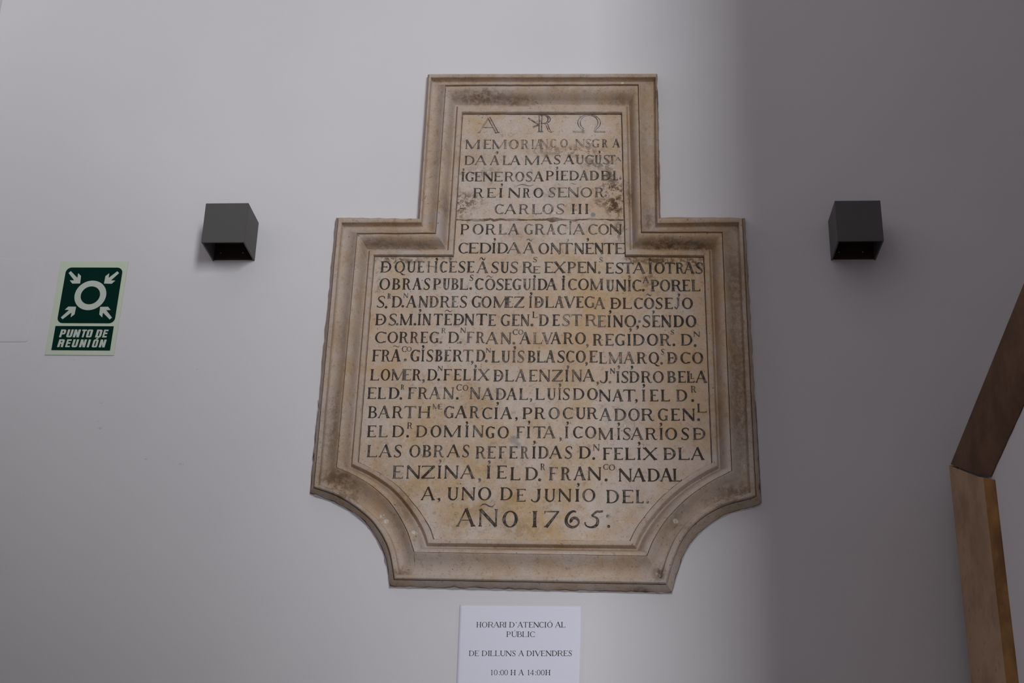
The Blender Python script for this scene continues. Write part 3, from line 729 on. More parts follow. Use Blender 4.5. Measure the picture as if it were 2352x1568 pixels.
# letter:left-right!wear ; @top:bottom gives a raised small letter; ' , . are marks at x@y
LINES = [
 [('Z1',565,180,"A630-1215!9 |"),('Z2',545,95,"R-10-400!8 | W900-1745!9")],
 [('Z1',975,738,"M320-705!5 E785-980!5 M1010-1390!7 O1445-1695!7 R1755-1960!9 I2030-2080!7 A2110-2330!9"),('Z2',935,725,"N60-270!9 C320-470!9 O580-775!7 N970-1210!9 S1230-1370!9 G1390-1580!7 R1650-1800!7 A1920-2120!5")],
 [('Z1',1385,1150,"D300-560!3 A560-875!4 A950-1205!5 '1145@1055!4 L1280-1465!5 A1470-1745!4 M1850-2235!4"),('Z2',1365,1135,"A80-375!4 S415-590!4 A665-945!3 U985-1185!5 G1220-1440!6 U1470-1640!5 '1590@1045!2 S1690-1850!5 T1830-2000!5 A1985-2150@1195:1290!6")],
 [('Z3',465,222,"I215-305!4 '275@150!5 G320-540!3 E560-750!3 N770-1040!3 E1060-1285!3 R1330-1580!4 O1605-1840!5 S1880-2050!5 A2070-2345!3"),('Z4',437,195,"P210-410!2 I465-540!2 '500@110!2 E590-780!3 D815-1060!3 A1070-1310!4 D1340-1575!3 Ð1630-1890!3 L1930-2060!3 .2130@395!4")],
 [('Z3',882,637,"R525-800!3 E875-1105!3 I1185-1285!2 '1260@540!5 N1425-1740!3 R1800-1995!3 ~1640-2085@540:590!5 O2075-2330!2"),('Z4',872,625,"S280-460!6 E515-745!5 N770-1060!6 ~830-1015@515:545!6 O1105-1400!4 R1470-1710!4 .1750@830!4")],
 [('Z3',1303,1055,"C1075-1305!5 A1325-1640!4 R1700-1965!5 L2035-2290!5"),('Z4',1303,1045,"O125-405!6 S470-690!6 I870-960!2 I1045-1130!2 I1205-1320!2")],
 [('Z5',485,220,"P195-420!2 O505-795!4 R840-1110!3 L1180-1385!5 A1420-1710!5 G1840-2060!6 R2110-2370!6"),('Z6',487,225,"A225-465!7 C505-730!6 I810-865!8 '840@165!4 A905-1215!4 C1300-1535!5 O1560-1835!4 N1845-2165!4")],
 [('Z5',972,700,"C140-395!0 E405-660!0 D690-995!0 I1005-1105!0 '1080@605!3 D1145-1425!1 A1390-1755!4 A1805-2110!4 ~1890-2050@600:655!3"),('Z6',987,707,"O20-295!3 N325-610!4 T605-905!4 '770@625!5 N940-1200!3 E1225-1440!2 '1290@605!2 N1460-1700!3 T1705-1970!2 E1985-2235!3")],
 [('Y1',397,175,"Ð205-430!0 Q485-705!1 U735-915!1 E940-1085!2 I1145-1200!4 I1285-1355!2 '1335@125!0 C1390-1540!2 E1575-1735!3 '1605@115!6 S1765-1910!2 E1935-2085!1"),
  ('Y2',407,185,"A-48-190!3 ~10-130@95:155!2 S245-400!3 U430-600!2 S625-785!4 R870-1090!3 S1080-1170@90:190!3 E1085-1225@275:415!3 E1310-1480!2 X1490-1735!3 P1770-1940!3 E1970-2140!2 N2155-2355!2"),
  ('Y3',418,203,".145@398!2 S140-215@100:190!4 E270-430!2 S465-630!3 T605-835!4 A810-1065!2 I1115-1215!2 '1155@130!2 O1245-1455!2 T1450-1660!3 R1670-1845!2 A1830-2050!2 S2065-2220!3")],
 [('Y1',742,515,"O180-405!0 B435-610!0 R640-825!0 A845-1040!0 S1070-1205!1 P1255-1420!2 U1450-1600!3 B1620-1775!2 L1790-1965!2 .2015@718!2 S1990-2070@445:560!2 C2095-2265!2"),
  ('Y2',748,525,"O120-330!3 ~145-285@460:500!3 S345-500!2 E510-655!2 G670-845!3 U880-1045!5 I1075-1135!4 '1115@470!3 D1175-1370!1 A1340-1565!3 I1655-1725!1 '1695@480!2 C1785-1955!2 O1985-2200!1 M2225-2490!3"),
  ('Y3',772,545,"U280-440!3 N475-685!2 I715-780!2 '745@475!4 C805-985!2 .1025@750!3 A1010-1140@480:610!3 P1175-1345!2 O1355-1565!3 R1580-1800!2 E1800-1960!2 L1985-2165!2")],
 [('Y1',1097,870,"S135-300!0 .320@1092!0 R345-420@815:920!1 D430-645!1 .655@1073!1 N665-765@810:905!3 A715-940!2 N965-1165!3 D1185-1375!2 R1400-1605!2 E1620-1765!5 S1795-1945!2 G2030-2220!1"),
  ('Y2',1102,878,"O50-255!1 M285-580!3 E545-680!5 Z700-910!3 I1005-1060!2 '1045@815!2 Ð1105-1295!5 L1325-1500!3 A1515-1705!4 V1700-1930!3 E1945-2090!2 G2115-2310!3"),
  ('Y3',1125,905,"A40-260!3 Ð365-580!1 L610-795!1 C835-1010!3 O1035-1245!2 ~1075-1190@825:870!3 S1265-1415!3 E1450-1615!2 J1650-1760!4 '1735@835!4 O1795-2020!2")],
 [('Y1',1452,1225,"Ð100-330!0 S370-535!1 .545@1433!2 M590-855!1 .897@1433!2 I950-1020!0 '1003@1150!1 N1045-1225!1 T1265-1455!1 E1480-1640!2 ~1490-1645@1145:1190!3 Ð1665-1885!2 N1890-2090!1 T2115-2340!0"),
  ('Y2',1465,1238,"E185-340!3 G435-620!2 E655-810!3 N830-1015!4 L1070-1170@1180:1305!2 .1062@1448!2 D1200-1395!4 E1470-1615!2 S1665-1825!7 T1845-2065!5 R2130-2370!5"),
  ('Y3',1490,1257,"E110-270!5 I310-370!0 '362@1175!1 N420-620!2 O650-885!2 ,910@1480!2 .945@1378!6 S1010-1170!2 E1195-1360!3 '1225@1175!2 N1380-1590!2 D1625-1840!0 O1870-2090!1")],
 [('Y4',413,190,"C180-410!0 O430-650!1 R665-860!0 R885-1065!1 E1090-1245!0 G1270-1460!2 .1502@402!3 R1515-1605@115:215!2 D1650-1870!2 .1897@405!1 N1895-2005@110:210!3 F2015-2170!6 R2205-2385!4"),
  ('Y5',433,205,"A130-390!4 N430-650!6 .700@418!3 C675-775@145:250!4 O785-890@150:245!6 A810-1040!4 L1085-1265!6 V1255-1480!6 A1435-1645!2 R1690-1890!2 O1925-2140!2 ,2170@455!3"),
  ('Y6',465,235,"R15-215!3 E260-430!3 G460-650!3 I705-775!0 '768@140!2 D815-1050!2 O1095-1325!1 R1355-1575!2 .1637@452!2 S1570-1645@155:240!2 D1775-2010!1 N2030-2160@190:290!2 .2060@465!1")],
 [('Y4',783,550,"F125-305!0 R310-500!0 A500-710!0 ~540-680@465:500!2 C720-820@480:590!1 O815-920@490:580!3 .792@752!3 G890-1080!1 I1110-1175!0 '1150@480!1 S1215-1355!1 B1385-1540!1 E1565-1705!3 R1740-1945!2 T1940-2150!4 ,2130@790!3 D2205-2395!4"),
  ('Y5',803,570,".150@775!3 N140-240@515:605!4 L250-415!2 U450-625!3 I670-735!4 '718@500!4 S770-910!5 B975-1135!2 L1155-1330!1 A1335-1530!2 S1570-1720!2 C1745-1905!3 O1940-2140!2 ,2152@815!3 E2210-2372!3"),
  ('Y6',825,600,"L140-295!3 M330-610!6 A625-850!5 R895-1095!2 Q1130-1340!2 S1380-1445@535:645!3 .1390@818!4 Ð1500-1705!2 C1765-1965!2 O2000-2225!2")],
 [('Y4',1163,937,"L85-275!0 O295-495!0 M510-800!3 E745-910!5 R930-1115!0 ,1155@1160!3 D1230-1435!0 .1460@1147!0 N1440-1540@875:970!1 F1555-1725!0 E1760-1915!0 L1945-2105!1 I2145-2225!2 '2198@870!5 X2240-2475!4"),
  ('Y5',1183,950,"Ð290-490!2 L520-700!2 A725-950!4 E1000-1170!3 N1200-1430!5 Z1460-1680!4 I1725-1790!2 '1780@885!2 N1855-2065!5 A2075-2315!3"),
  ('Y6',1207,980,",112@1205!3 J155-325!1 N360-460@920:1025!2 .360@1195!5 '533@885!4 I485-550!3 S585-730!3 '797@890!2 D745-945!3 R980-1195!2 O1215-1435!2 B1500-1680!3 E1715-1875!1 L1890-2050!2 L1965-2040@1025:1130!2 A2060-2305!2")],
 [('Y4',1532,1302,"E30-215!1 L235-410!0 D455-680!1 .702@1525!3 R700-775@1245:1345!2 F840-1015!2 R1045-1250!2 A1265-1500!5 N1545-1770!4 .1832@1522!1 C1810-1925@1240:1365!3 O1940-2055@1255:1365!5 N2080-2300!4"),
  ('Y5',1550,1320,"A50-300!4 D335-545!4 A550-765!2 L805-985!2 ,1040@1540!2 L1130-1315!2 U1365-1540!4 I1590-1640!3 '1622@1245!3 S1680-1820!4 D1885-2110!2 O2165-2380!2"),
  ('X3',187,-45,"N135-375!2 A405-625!3 T620-870!2 ,885@165!2 I1000-1065!2 E1155-1325!2 L1375-1555!2 D1680-1905!2 .2012@172!1 R1975-2085@-120:12!2 '1035@-138!2")],
 [('X1',522,285,"B130-320!0 A325-580!3 R615-835!0 T845-1095!3 H1130-1385!2 M1425-1570@240:345!5 E1530-1615@240:345!5 .1460@510!8 G1650-1850!3 A1870-2120!1 R2165-2360!2"),
  ('X2',540,310,"C150-350!0 I390-475!0 '463@220!2 A515-755!2 ,838@525!1 P960-1155!0 R1200-1415!1 O1480-1705!4 C1765-1965!3 U2030-2220!2 R2250-2465!3"),
  ('X3',574,335,"A145-390!3 D445-685!3 O725-955!2 R985-1240!1 G1315-1515!2 E1575-1755!2 N1800-2060!0 .2130@552!1 L2100-2290@235:410!1")],
 [('X1',903,670,"E110-300!0 L340-530!4 D615-860!0 .925@885!0 R915-1025@610:735!1 D1090-1320!2 O1380-1605!1 M1645-2000!1 '2112@610!2 I2075-2150!2 N2220-2450!4"),
  ('X2',923,690,"G220-400!0 O460-690!1 F835-1000!4 I1045-1115!1 '1092@595!3 T1170-1415!2 A1370-1620!3 ,1720@930!3 I1810-1875!1 '1862@610!2 C1970-2160!0 O2210-2435!3"),
  ('X3',955,720,"M125-425!3 I500-560!1 '533@632!2 S615-775!3 A770-1025!3 R1065-1300!0 I1345-1420!1 '1378@635!2 O1460-1705!1 S1780-1945!1 Ð2015-2270!3")],
 [('X1',1303,1060,"L105-325!2 A345-620!1 S650-810!1 O955-1185!2 B1220-1405!2 R1440-1655!3 A1705-1980!1 S2020-2160!1"),
  ('X2',1330,1088,"R20-225!2 E255-420!2 F480-635!1 E690-860!4 R920-1085!6 I1150-1225!0 '1197@995!2 D1275-1480!2 A1490-1755!1 S1805-1955!2 D2090-2325!1"),
  ('X3',1357,1115,".32@1330!2 N20-150@1045:1175!4 F215-395!1 E435-615!1 L660-860!1 I895-985!1 '942@1018!1 X1015-1305!1 Ð1425-1675!2 L1720-1950!1 A1970-2250!0")],
 [('X4',425,165,"E95-320!4 N370-665!2 Z670-955!2 I1000-1080!0 '1052@65!5 N1130-1425!2 A1450-1755!3 ,1843@440!3 I1980-2065!1 '2037@85!3 E2185-2385!0"),
  ('X5',457,197,"L190-395!0 D490-745!1 .780@450!2 R795-890@125:255!4 F965-1140!3 R1205-1405!2 A1460-1705!2 N1740-2015!1 .2110@452!1 C2050-2150@140:245!3 O2165-2290@145:260!3"),
  ('X6',483,228,"N790-1060!1 A1060-1335!0 D1370-1615!0 A1620-1880!1 L1875-2060!2")],
 [('X4',857,600,"A665-960!0 ,1032@835!2 U1195-1420!0 N1475-1760!1 O1810-2080!0 D2255-2504!0"),
  ('X5',887,632,"E310-500!2 J605-805!1 U875-1090!1 N1150-1415!1 I1490-1575!0 '1553@535!2 O1635-1895!2"),
  ('X6',917,652,"D545-800!2 E860-1085!2 L1130-1290!2 .1370@892!6")],
 [('X4',1383,1035,"A1370-1770!2 N1815-2215!2 ~1840-2155@930:995!3"),
  ('X5',1398,1073,"O30-345!1 | 1625-735!1 7860-1170!3 6@1290-1580!3 5@1665-2050!3 .2160@1380!3 .2140@1180!8")],
]
import re
TOK = re.compile(r"^(.)(-?[\d.]+)?(?:-(-?[\d.]+))?(?:@(-?[\d.]+)(?::(-?[\d.]+))?)?(?:!(\d))?$")
rng = random.Random(3)
def parse(tok):
    wear = 3
    if '!' in tok: tok, w_ = tok.split('!'); wear = int(w_)
    ch = tok[0]; body = tok[1:]
    if ch in '65' and body.startswith('@'): body = body[1:]
    yy = None
    if '@' in body: body, y_ = body.split('@'); yy = [float(q) for q in y_.split(':')]
    m_ = re.match(r"^(-?\d+)(?:-(-?\d+))?$", body)
    return ch, float(m_.group(1)), (float(m_.group(2)) if m_.group(2) else None), yy, wear
SUM = ['alpha, monogram and omega', 'worn first line', 'line opening DA', 'line ending PÍEDAD', 'line REÍ NRO SEÑOR', 'line CARLOS III', 'line POR LA GRACIA CON']
y_let = -(H_PANEL+.00025)
def monogram_arm(ink):
    # left arm of the crossed monogram
    A = bp(1213, 271, H_PANEL); B = bp(1238, 287, H_PANEL); Cc = bp(1228, 290, H_PANEL)
    ink.T = lambda x, y: (x, y); ink.wear = .8
    ink.stroke([(A.x, A.y), (B.x, B.y)], .003); ink.stroke([(Cc.x-.004, Cc.y-.002), (B.x+.002, B.y+.001)], .0035)
def LNAME(li): return 'inscription_symbol' if li == 0 else 'inscription_line'
for li, segs in enumerate(LINES):
    ink = Ink()
    for (vw, base, top, toks) in segs:
        ox, oy, s = VIEW[vw]
        cap_px = (base-top)/s
        for tok in toks.split():
            if tok == '|':
                if li == 0 and vw == 'Z2': monogram_arm(ink)
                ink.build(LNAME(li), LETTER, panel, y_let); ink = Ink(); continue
            ch, x0, x1, yy, wear = parse(tok)
            px0 = ox+x0/s
            if ch in "'.,":
                yb = oy+yy[0]/s; p = bp(px0, yb, H_PANEL)
                u_ = bp(px0, oy+base/s, H_PANEL); v_ = bp(px0, oy+top/s, H_PANEL); cap = (v_-u_).length
                ink.T = lambda x, y, p=p: (p.x+x, p.y+y); ink.wear = wear/9
                r = cap*(.115 if ch == '.' else .10)
                if li == len(LINES)-1: r *= .85
                (dot if ch == '.' else comma)(ink, 0, 0, r)
                continue
            yb, yt = base, top
            if yy and ch != '~': yt, yb = yy
            if ch == '~':
                a_ = bp(px0, oy+yy[1]/s, H_PANEL); b_ = bp(ox+x1/s, oy+yy[0]/s, H_PANEL)
                ink.T = lambda x, y: (x, y); ink.wear = wear/9
                tilde(ink, a_.x, b_.x, a_.y, b_.y); continue
            px1 = ox+x1/s; pm = (px0+px1)/2
            lean = (pm-1335)*.000150*(yb-yt)/s          # how far perspective leans the letter's top
            if lean < 0: px1 += lean*.7
            else: px0 += lean*.7
            A = bp(px0, oy+yb/s, H_PANEL); B = bp(px1, oy+yb/s, H_PANEL); Tp = bp(pm, oy+yt/s, H_PANEL); Bm = bp(pm, oy+yb/s, H_PANEL)
            cap = abs(Tp.y-Bm.y); wd = B.x-A.x; a = wd/cap
            ang = (B.y-A.y)/wd
            rot = rng.uniform(-.008, .008)
            ink.T = lambda x, y, A=A, cap=cap, ang=ang, rot=rot: (A.x+x*cap-rot*y*cap, A.y+y*cap+ang*x*cap)
            ink.wear = wear/9
            tk = .178 if (yb-yt) > 150 or s > 10 else .185
            glyph(ink, ch, a, t=tk*rng.uniform(.92, 1.08), n=.066)
    if li == 8:
        A = bp(984.5, 611.5, H_PANEL); B = bp(1000, 612, H_PANEL); ink.T = lambda x, y: (x, y); ink.wear = .85
        ink.stroke([(A.x, A.y), (B.x, B.y)], .0014)
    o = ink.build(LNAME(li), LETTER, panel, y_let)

# ---------------------------------------------------------------- cube wall lamps
S = .0830; D = .0818
def make_lamp():
    t = thing('wall_lamp', (0, 0, 0), 'x', 'wall lamp')
    h = S/2; w = .0030
    bm = bmesh.new()
    # housing: a square tube, open above and below, closed at the front and the sides
    def plate(x0, x1, y0, y1): box(bm, x0, x1, y0, y1, 0, S)
    plate(-h, h, -D, -D+w); plate(-h, -h+w, -D+w, 0); plate(h-w, h, -D+w, 0)
    bmobj('housing', bm, LAMP_METAL, t, .0005, 1)
    bm = bmesh.new(); box(bm, -h+w, h-w, -.004, 0, .002, S-.002); bmobj('mounting_plate', bm, LAMP_INSIDE, t)
    bm = bmesh.new(); box(bm, -h+w, h-w, -D+w, -.004, S*.40, S*.60); bmobj('driver_block', bm, LAMP_INSIDE, t, .001, 1)
    bm = bmesh.new(); box(bm, -h+.010, h-.010, -D+.012, -.016, S*.40-.0025, S*.40); o = bmobj('lens', bm, LENS, t, .0008, 1)
    for sx_ in (-1, 1):
        bm = bmesh.new()
        bmesh.ops.create_uvsphere(bm, u_segments=10, v_segments=6, radius=.0014)
        for v_ in bm.verts: v_.co += Vector((sx_*.022-.004, -.0045, .0155))
        bmobj('screw', bm, SCREW, t)
    return t
LENS = plain('dark_frosted_glass', (52, 54, 58), .25, .5)
lampA = make_lamp()
def copy_tree(o, parent=None):
    c = o.copy(); COL.objects.link(c)
    if parent: c.parent = parent
    for ch_ in list(o.children): copy_tree(ch_, c)
    return c
lampB = copy_tree(lampA)
lampA.location = (-.71937, 0, CAMZ+1.1711-S/2); lampB.location = (.46364, 0, CAMZ+1.16379-S/2)
tag(lampA, 'dark grey cube wall lamp on the bright wall, left of the plaque', 'wall lamp', 'cube wall lamps beside the plaque')
tag(lampB, 'dark grey cube wall lamp on the shaded wall, right of the plaque', 'wall lamp', 'cube wall lamps beside the plaque')

# ---------------------------------------------------------------- green assembly point sign
def sign():
    sx_, sz_, sw, sh, rot = -.99581, CAMZ+1.03193, .13457, .19717, -.00942
    t = thing('safety_sign', (sx_, 0, sz_-sh/2), 'green and pale assembly point sign reading PUNTO DE REUNIÓN', 'sign')
    th = .002
    bm = bmesh.new(); box(bm, -sw/2, sw/2, -th, 0, -sh/2, sh/2)
    bmesh.ops.rotate(bm, verts=bm.verts, cent=(0, 0, 0), matrix=Matrix.Rotation(-rot, 3, 'Y'))
    for v_ in bm.verts: v_.co += Vector((sx_, 0, sz_))
    bmobj('board', bm, BOARD, t, .0003, 1)
    ca, sa = math.cos(rot), math.sin(rot)
    def loc(px, py):                             # zoomed view pixel -> sign coordinates
        p = bp(80+px/6.03, 580+py/6.03, th); dx, dz = p.x-sx_, p.y-sz_
        return Vector((dx*ca+dz*sa, -dx*sa+dz*ca))
    def world(x, z): return (sx_+x*ca-z*sa, sz_+x*sa+z*ca)
    def flat(name, polys, mat, lift):
        vs, fs = [], []
        for P in polys:
            b = len(vs); vs += [(*world(x, z), ) for x, z in P]; fs.append(tuple(range(b, b+len(P))))
        vs = [(x, -th-lift, z) for x, z in vs]
        me = bpy.data.meshes.new(name); me.from_pydata(vs, [], fs)
        bm = bmesh.new(); bm.from_mesh(me)
        for fc in bm.faces:
            fc.normal_update()
            if fc.normal.y > 0: fc.normal_flip()
        bm.to_mesh(me); bm.free()
        return link(name, me, mat, t)
    def rrect(x0, x1, z0, z1, r):
        P = []
        for cx, cz, a0 in ((x1-r, z1-r, 0), (x0+r, z1-r, 90), (x0+r, z0+r, 180), (x1-r, z0+r, 270)):
            for k in range(9):
                A = math.radians(a0+k*90/8); P.append((cx+r*math.cos(A), cz+r*math.sin(A)))
        return P
    a = [loc(430, 215), loc(1218, 198), loc(1110, 972), loc(308, 985)]
    x0 = (a[0].x+a[3].x)/2; x1 = (a[1].x+a[2].x)/2; z1 = (a[0].y+a[1].y)/2; z0 = (a[2].y+a[3].y)/2
    flat('pictogram_panel', [rrect(x0, x1, z0, z1, .0115)], GREEN, .0002)
    c = [loc(288, 1023), loc(1097, 1011), loc(1042, 1348), loc(223, 1360)]
    cx0 = (c[0].x+c[3].x)/2; cx1 = (c[1].x+c[2].x)/2; cz1 = (c[0].y+c[1].y)/2; cz0 = (c[2].y+c[3].y)/2
    flat('caption_panel', [rrect(cx0, cx1, cz0, cz1, .0004)], GREEN, .0002)
    ctr = loc(770, 592); ro = (z1-z0)*.0+abs(loc(770, 385).y-loc(770, 800).y)/2*.985; ri = abs(loc(770, 465).y-loc(770, 718).y)/2*.985
    N = 56; ring = []
    for i in range(N):
        A, B = 2*math.pi*i/N, 2*math.pi*(i+1)/N
        ring.append([(ctr.x+ro*math.cos(A), ctr.y+ro*math.sin(A)), (ctr.x+ro*math.cos(B), ctr.y+ro*math.sin(B)), (ctr.x+ri*math.cos(B), ctr.y+ri*math.sin(B)), (ctr.x+ri*math.cos(A), ctr.y+ri*math.sin(A))])
    flat('ring', ring, PRINT, .0004)
    arrow = [loc(*p) for p in ((628,428),(520,430),(485,385),(546,384),(468,283),(500,257),(590,350),(602,285),(641,325))]
    mx, mz = (x0+x1)/2, (z0+z1)/2
    for fx, fz in ((1, 1), (-1, 1), (1, -1), (-1, -1)):
        P = [(mx+(p.x-mx)*fx, mz+(p.y-mz)*fz) for p in arrow]
        flat('arrow', [P], PRINT, .0004)
    # heavy slanted capitals
    def words(base_z, cap, items):
        ink = Ink()
        for ch, xa, xb in items:
            ink.T = lambda x, y, xa=xa: world(xa+x*cap+.13*y*cap, base_z+y*cap)
            block(ink, ch.replace('Ó', 'O'), (xb-xa)/cap)
            if ch == 'Ó':
                a_ = (xb-xa)/cap; ink.poly([(a_*.30, 1.05), (a_*.62, 1.05), (a_*.95, 1.22), (a_*.50, 1.22)])
        return ink
    def block(I, ch, a):
        t_ = a*.39; n_ = .19
        st = lambda x: I.poly([(x, 0), (x+t_, 0), (x+t_, 1), (x, 1)])
        hb = lambda xa, xb, y: I.poly([(xa, y), (xb, y), (xb, y+n_), (xa, y+n_)])
        def sq(y0, y1, left=True, gap=None):
            r = .16; k = 6; o_ = []; i_ = []
            for cx, cz, a0 in ((a-r, y1-r, 0), (r, y1-r, 90), (r, y0+r, 180), (a-r, y0+r, 270)):
                for q in range(k+1):
                    A = math.radians(a0+q*90/k); o_.append((cx+r*math.cos(A), cz+r*math.sin(A)))
            ri_ = .06
            for cx, cz, a0 in ((a-t_-ri_, y1-n_-ri_+.03, 0), (t_+ri_, y1-n_-ri_+.03, 90), (t_+ri_, y0+n_+ri_-.03, 180), (a-t_-ri_, y0+n_+ri_-.03, 270)):
                for q in range(k+1):
                    A = math.radians(a0+q*90/k); i_.append((cx+ri_*math.cos(A), cz+ri_*math.sin(A)))
            m = len(o_); l0 = I.lift
            for q in range(m):
                I.lift = l0; I.poly([o_[q], o_[(q+1) % m], i_[(q+1) % m], i_[q]])
            I.lift = l0+4e-6
        def half(y0, y1, tt=None):
            r = min(.20, (y1-y0)/2-.01); k = 6; o_ = [(t_*.5, y0)]; i_ = [(t_*.5, y0+n_)]
            for cx, cz, a0 in ((a-r, y0+r, -90), (a-r, y1-r, 0)):
                for q in range(k+1):
                    A = math.radians(a0+q*90/k); o_.append((cx+r*math.cos(A), cz+r*math.sin(A)))
                    s_ = .3; i_.append((a-t_-.05+ .05*math.cos(A), (y0+n_+.05 if a0 < 0 else y1-n_-.05)+.05*math.sin(A)))
            o_.append((t_*.5, y1)); i_.append((t_*.5, y1-n_)); l0 = I.lift
            for q in range(len(o_)-1):
                I.lift = l0; I.poly([o_[q], o_[q+1], i_[q+1], i_[q]])
            I.lift = l0+4e-6
        if ch == 'P': st(0); half(.36, 1)
        elif ch == 'R': st(0); half(.42, 1); I.poly([(a-t_, 0), (a, 0), (a-.02, .44), (a*.80, .55), (a-t_-.03, .44)])
        elif ch == 'D': st(0); half(0, 1)
        elif ch == 'E': st(0); hb(t_*.5, a, 0); hb(t_*.5, a, 1-n_); hb(t_*.5, a*.93, .43)
        elif ch == 'T': I.poly([(a/2-t_/2, 0), (a/2+t_/2, 0), (a/2+t_/2, 1), (a/2-t_/2, 1)]); hb(0, a, 1-n_)
        elif ch == 'I': I.poly([(0, 0), (a, 0), (a, 1), (0, 1)])
        elif ch == 'N': st(0); st(a-t_); I.poly([(t_*.3, 1), (t_*.95, 1), (a-t_*.3, 0), (a-t_*.95, 0)])
        elif ch == 'O': sq(0, 1)
        elif ch == 'U':
            I.poly([(0, .2), (t_, .2), (t_, 1), (0, 1)]); I.poly([(a-t_, .2), (a, .2), (a, 1), (a-t_, 1)])
            r = .2; k = 6; o_ = []; i_ = []
            for cx, a0 in ((r, 180), (a-r, 270)):
                for q in range(k+1):
                    A = math.radians(a0+q*90/k); o_.append((cx+r*math.cos(A), r+r*math.sin(A)))
                    i_.append(((t_+.05 if a0 == 180 else a-t_-.05)+.05*math.cos(A), n_+.06+.05*math.sin(A)))
            i_[0] = (t_, .2); i_[-1] = (a-t_, .2)
            l0 = I.lift
            for q in range(len(o_)-1):
                I.lift = l0; I.poly([o_[q], o_[q+1], i_[q+1], i_[q]])
            I.lift = l0+4e-6
    b1 = loc(650, 1174).y; cap1 = loc(650, 1066).y-b1
    L1x = [('P', 335, 418), ('U', 430, 518), ('N', 524, 618), ('T', 630, 704), ('O', 704, 790), ('D', 834, 922), ('E', 932, 1002)]
    L2x = [('R', 308, 398), ('E', 418, 490), ('U', 505, 592), ('N', 610, 702), ('I', 718, 757), ('Ó', 786, 868), ('N', 884, 975)]
    ink = words(b1, cap1, [(ch, loc(xa, 1174).x, loc(xb, 1174).x-.0012) for ch, xa, xb in L1x]); ink.build('caption_lettering', PRINT, t, -th-.0005)
    b2 = loc(640, 1311).y; cap2 = loc(640, 1203).y-b2
    ink = words(b2, cap2, [(ch, loc(xa, 1311).x, loc(xb, 1311).x-.0012) for ch, xa, xb in L2x]); ink.build('caption_lettering', PRINT, t, -th-.0005)
sign()

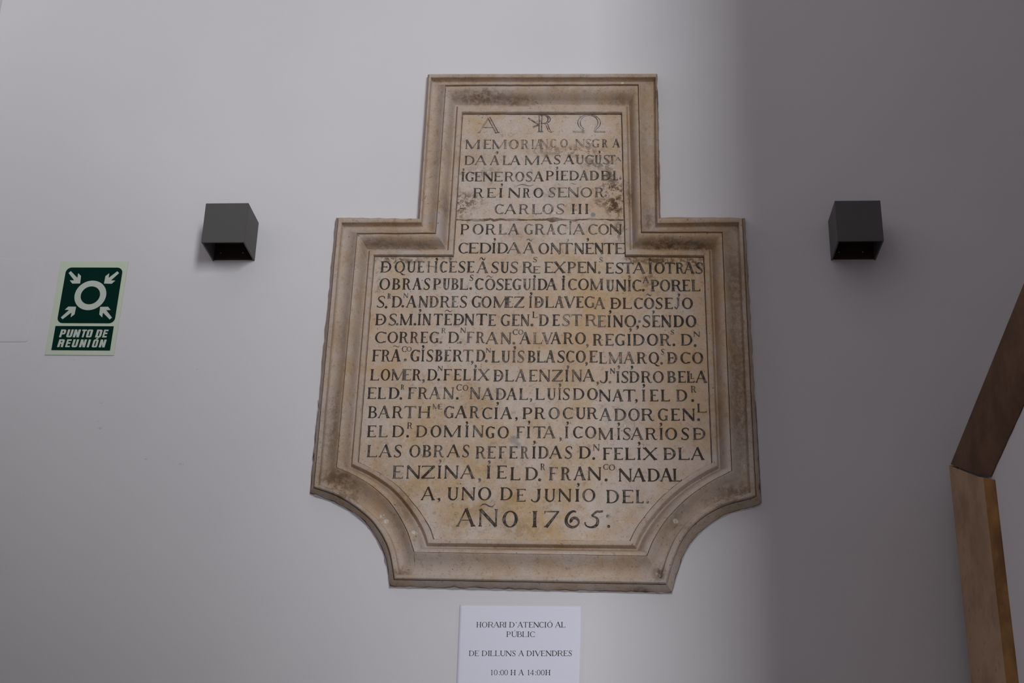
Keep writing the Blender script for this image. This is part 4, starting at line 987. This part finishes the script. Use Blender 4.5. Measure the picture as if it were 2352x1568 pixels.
# ---------------------------------------------------------------- opening hours notice
def notice():
    a = bp(1056, 1390); b = bp(1335.2, 1392)
    x0, x1 = a.x, b.x; zt = (a.y+b.y)/2; hgt = .297; tilt = (b.y-a.y)/(b.x-a.x)
    t = thing('paper_notice', ((x0+x1)/2, 0, zt-hgt), 'white sheet of opening hours taped up below the plaque', 'notice')
    nx, nz = 42, 60
    def surf(u, w):                              # u across, w downwards (m)
        x = x0+u; z = zt-w+tilt*u
        h = .0012+.0004*math.sin(u*40)*math.sin(w*22)
        e = max(0, (u-.155)/.055)                # right edge lifts off the wall lower down
        h += .0040*e*e*min(1, max(0, (w-.05)/.10))
        shrink = -.004*e*e*min(1, max(0, (w-.05)/.12))
        return Vector((x+shrink, -h, z))
    vs = [surf(.21*i/nx, hgt*j/nz) for j in range(nz+1) for i in range(nx+1)]
    fs = [(j*(nx+1)+i, j*(nx+1)+i+1, (j+1)*(nx+1)+i+1, (j+1)*(nx+1)+i) for j in range(nz) for i in range(nx)]
    sheet = mesh('sheet', vs, fs, PAPER, t, 60)
    m = sheet.modifiers.new('thickness', 'SOLIDIFY'); m.thickness = .0002; m.offset = 0
    # clear film under which the sheet is fixed, a little larger
    k = .006
    vs = []
    for j in range(nz+1):
        for i in range(nx+1):
            u = -k+(.21+2*k)*i/nx; w = -k+(hgt+2*k)*j/nz
            e = max(0, (u-.155)/.055)
            vs.append((x0+u, -.0006-.002*e*e*min(1, max(0, (w-.05)/.10)), zt-w+tilt*u))
    film = mesh('plastic_film', vs, fs, SLEEVE, t, 60); film['label'] = 'clear plastic film margin'
    def line(items, yb, yt):
        """items: (char, left, right) in the zoomed view with origin (1040,1360) and scale 7.35"""
        ink = Ink(); ink.wear = 0
        for ch, xa, xb in items:
            mark = None
            if ch in 'ÓÚ': mark = True; ch = {'Ó': 'O', 'Ú': 'U'}[ch]
            A = bp(1040+xa/7.35, 1360+yb/7.35, .0016); B = bp(1040+xb/7.35, 1360+yb/7.35, .0016); Tp = bp(1040+(xa+xb)/14.7, 1360+yt/7.35, .0016)
            cap = Tp.y-(A.y+B.y)/2
            ink.T = lambda x, y, A=A, cap=cap: (A.x+x*cap, A.y+y*cap)
            if ch == '’': comma(ink, .12, .93, .075)
            elif ch == ':': dot(ink, .12, .08, .075); dot(ink, .12, .62, .075)
            else:
                glyph(ink, ch, (B.x-A.x)/cap, t=.145, n=.050, sf=.085 if ch in 'IHNUPRBDEL1' else .06)
                if mark: a_ = (B.x-A.x)/cap; ink.stroke([(a_*.46, 1.08), (a_*.62, 1.27)], [.04, .09])
        o = ink.build('printed_line', INK, t, 0)
        # lay the print on the sheet
        off = t.location
        for v_ in o.data.vertices:
            u = v_.co.x+off.x-x0; w = zt-(v_.co.z+off.z)+tilt*u
            v_.co.y = surf(u, w).y-.00018+v_.co.y
        return o
    line([('H',398,480),('O',490,582),('R',592,690),('A',685,785),('R',788,880),('I',872,905),('D',952,1040),('’',1058,1090),('A',1092,1185),('T',1185,1268),('E',1282,1352),('N',1362,1455),('C',1458,1535),('I',1545,1582),('Ó',1594,1684),('A',1728,1825),('L',1828,1902)], 590, 500)
    line([('P',905,975),('Ú',988,1085),('B',1085,1165),('L',1172,1250),('I',1258,1295),('C',1302,1385)], 750, 660)
    line([('D',272,360),('E',368,440),('D',488,578),('I',590,625),('L',630,705),('L',712,788),('U',798,890),('N',895,990),('S',1000,1062),('A',1108,1200),('D',1246,1332),('I',1342,1378),('V',1385,1482),('E',1488,1562),('N',1572,1665),('D',1672,1760),('R',1768,1862),('E',1868,1940),('S',1952,2014)], 1072, 982)
    line([('l',640,672),('0',692,754),(':',775,795),('0',800,862),('0',868,930),('H',975,1060),('A',1110,1198),('l',1262,1292),('4',1305,1370),(':',1388,1408),('0',1418,1480),('0',1488,1550),('H',1562,1648)], 1397, 1305)
notice()
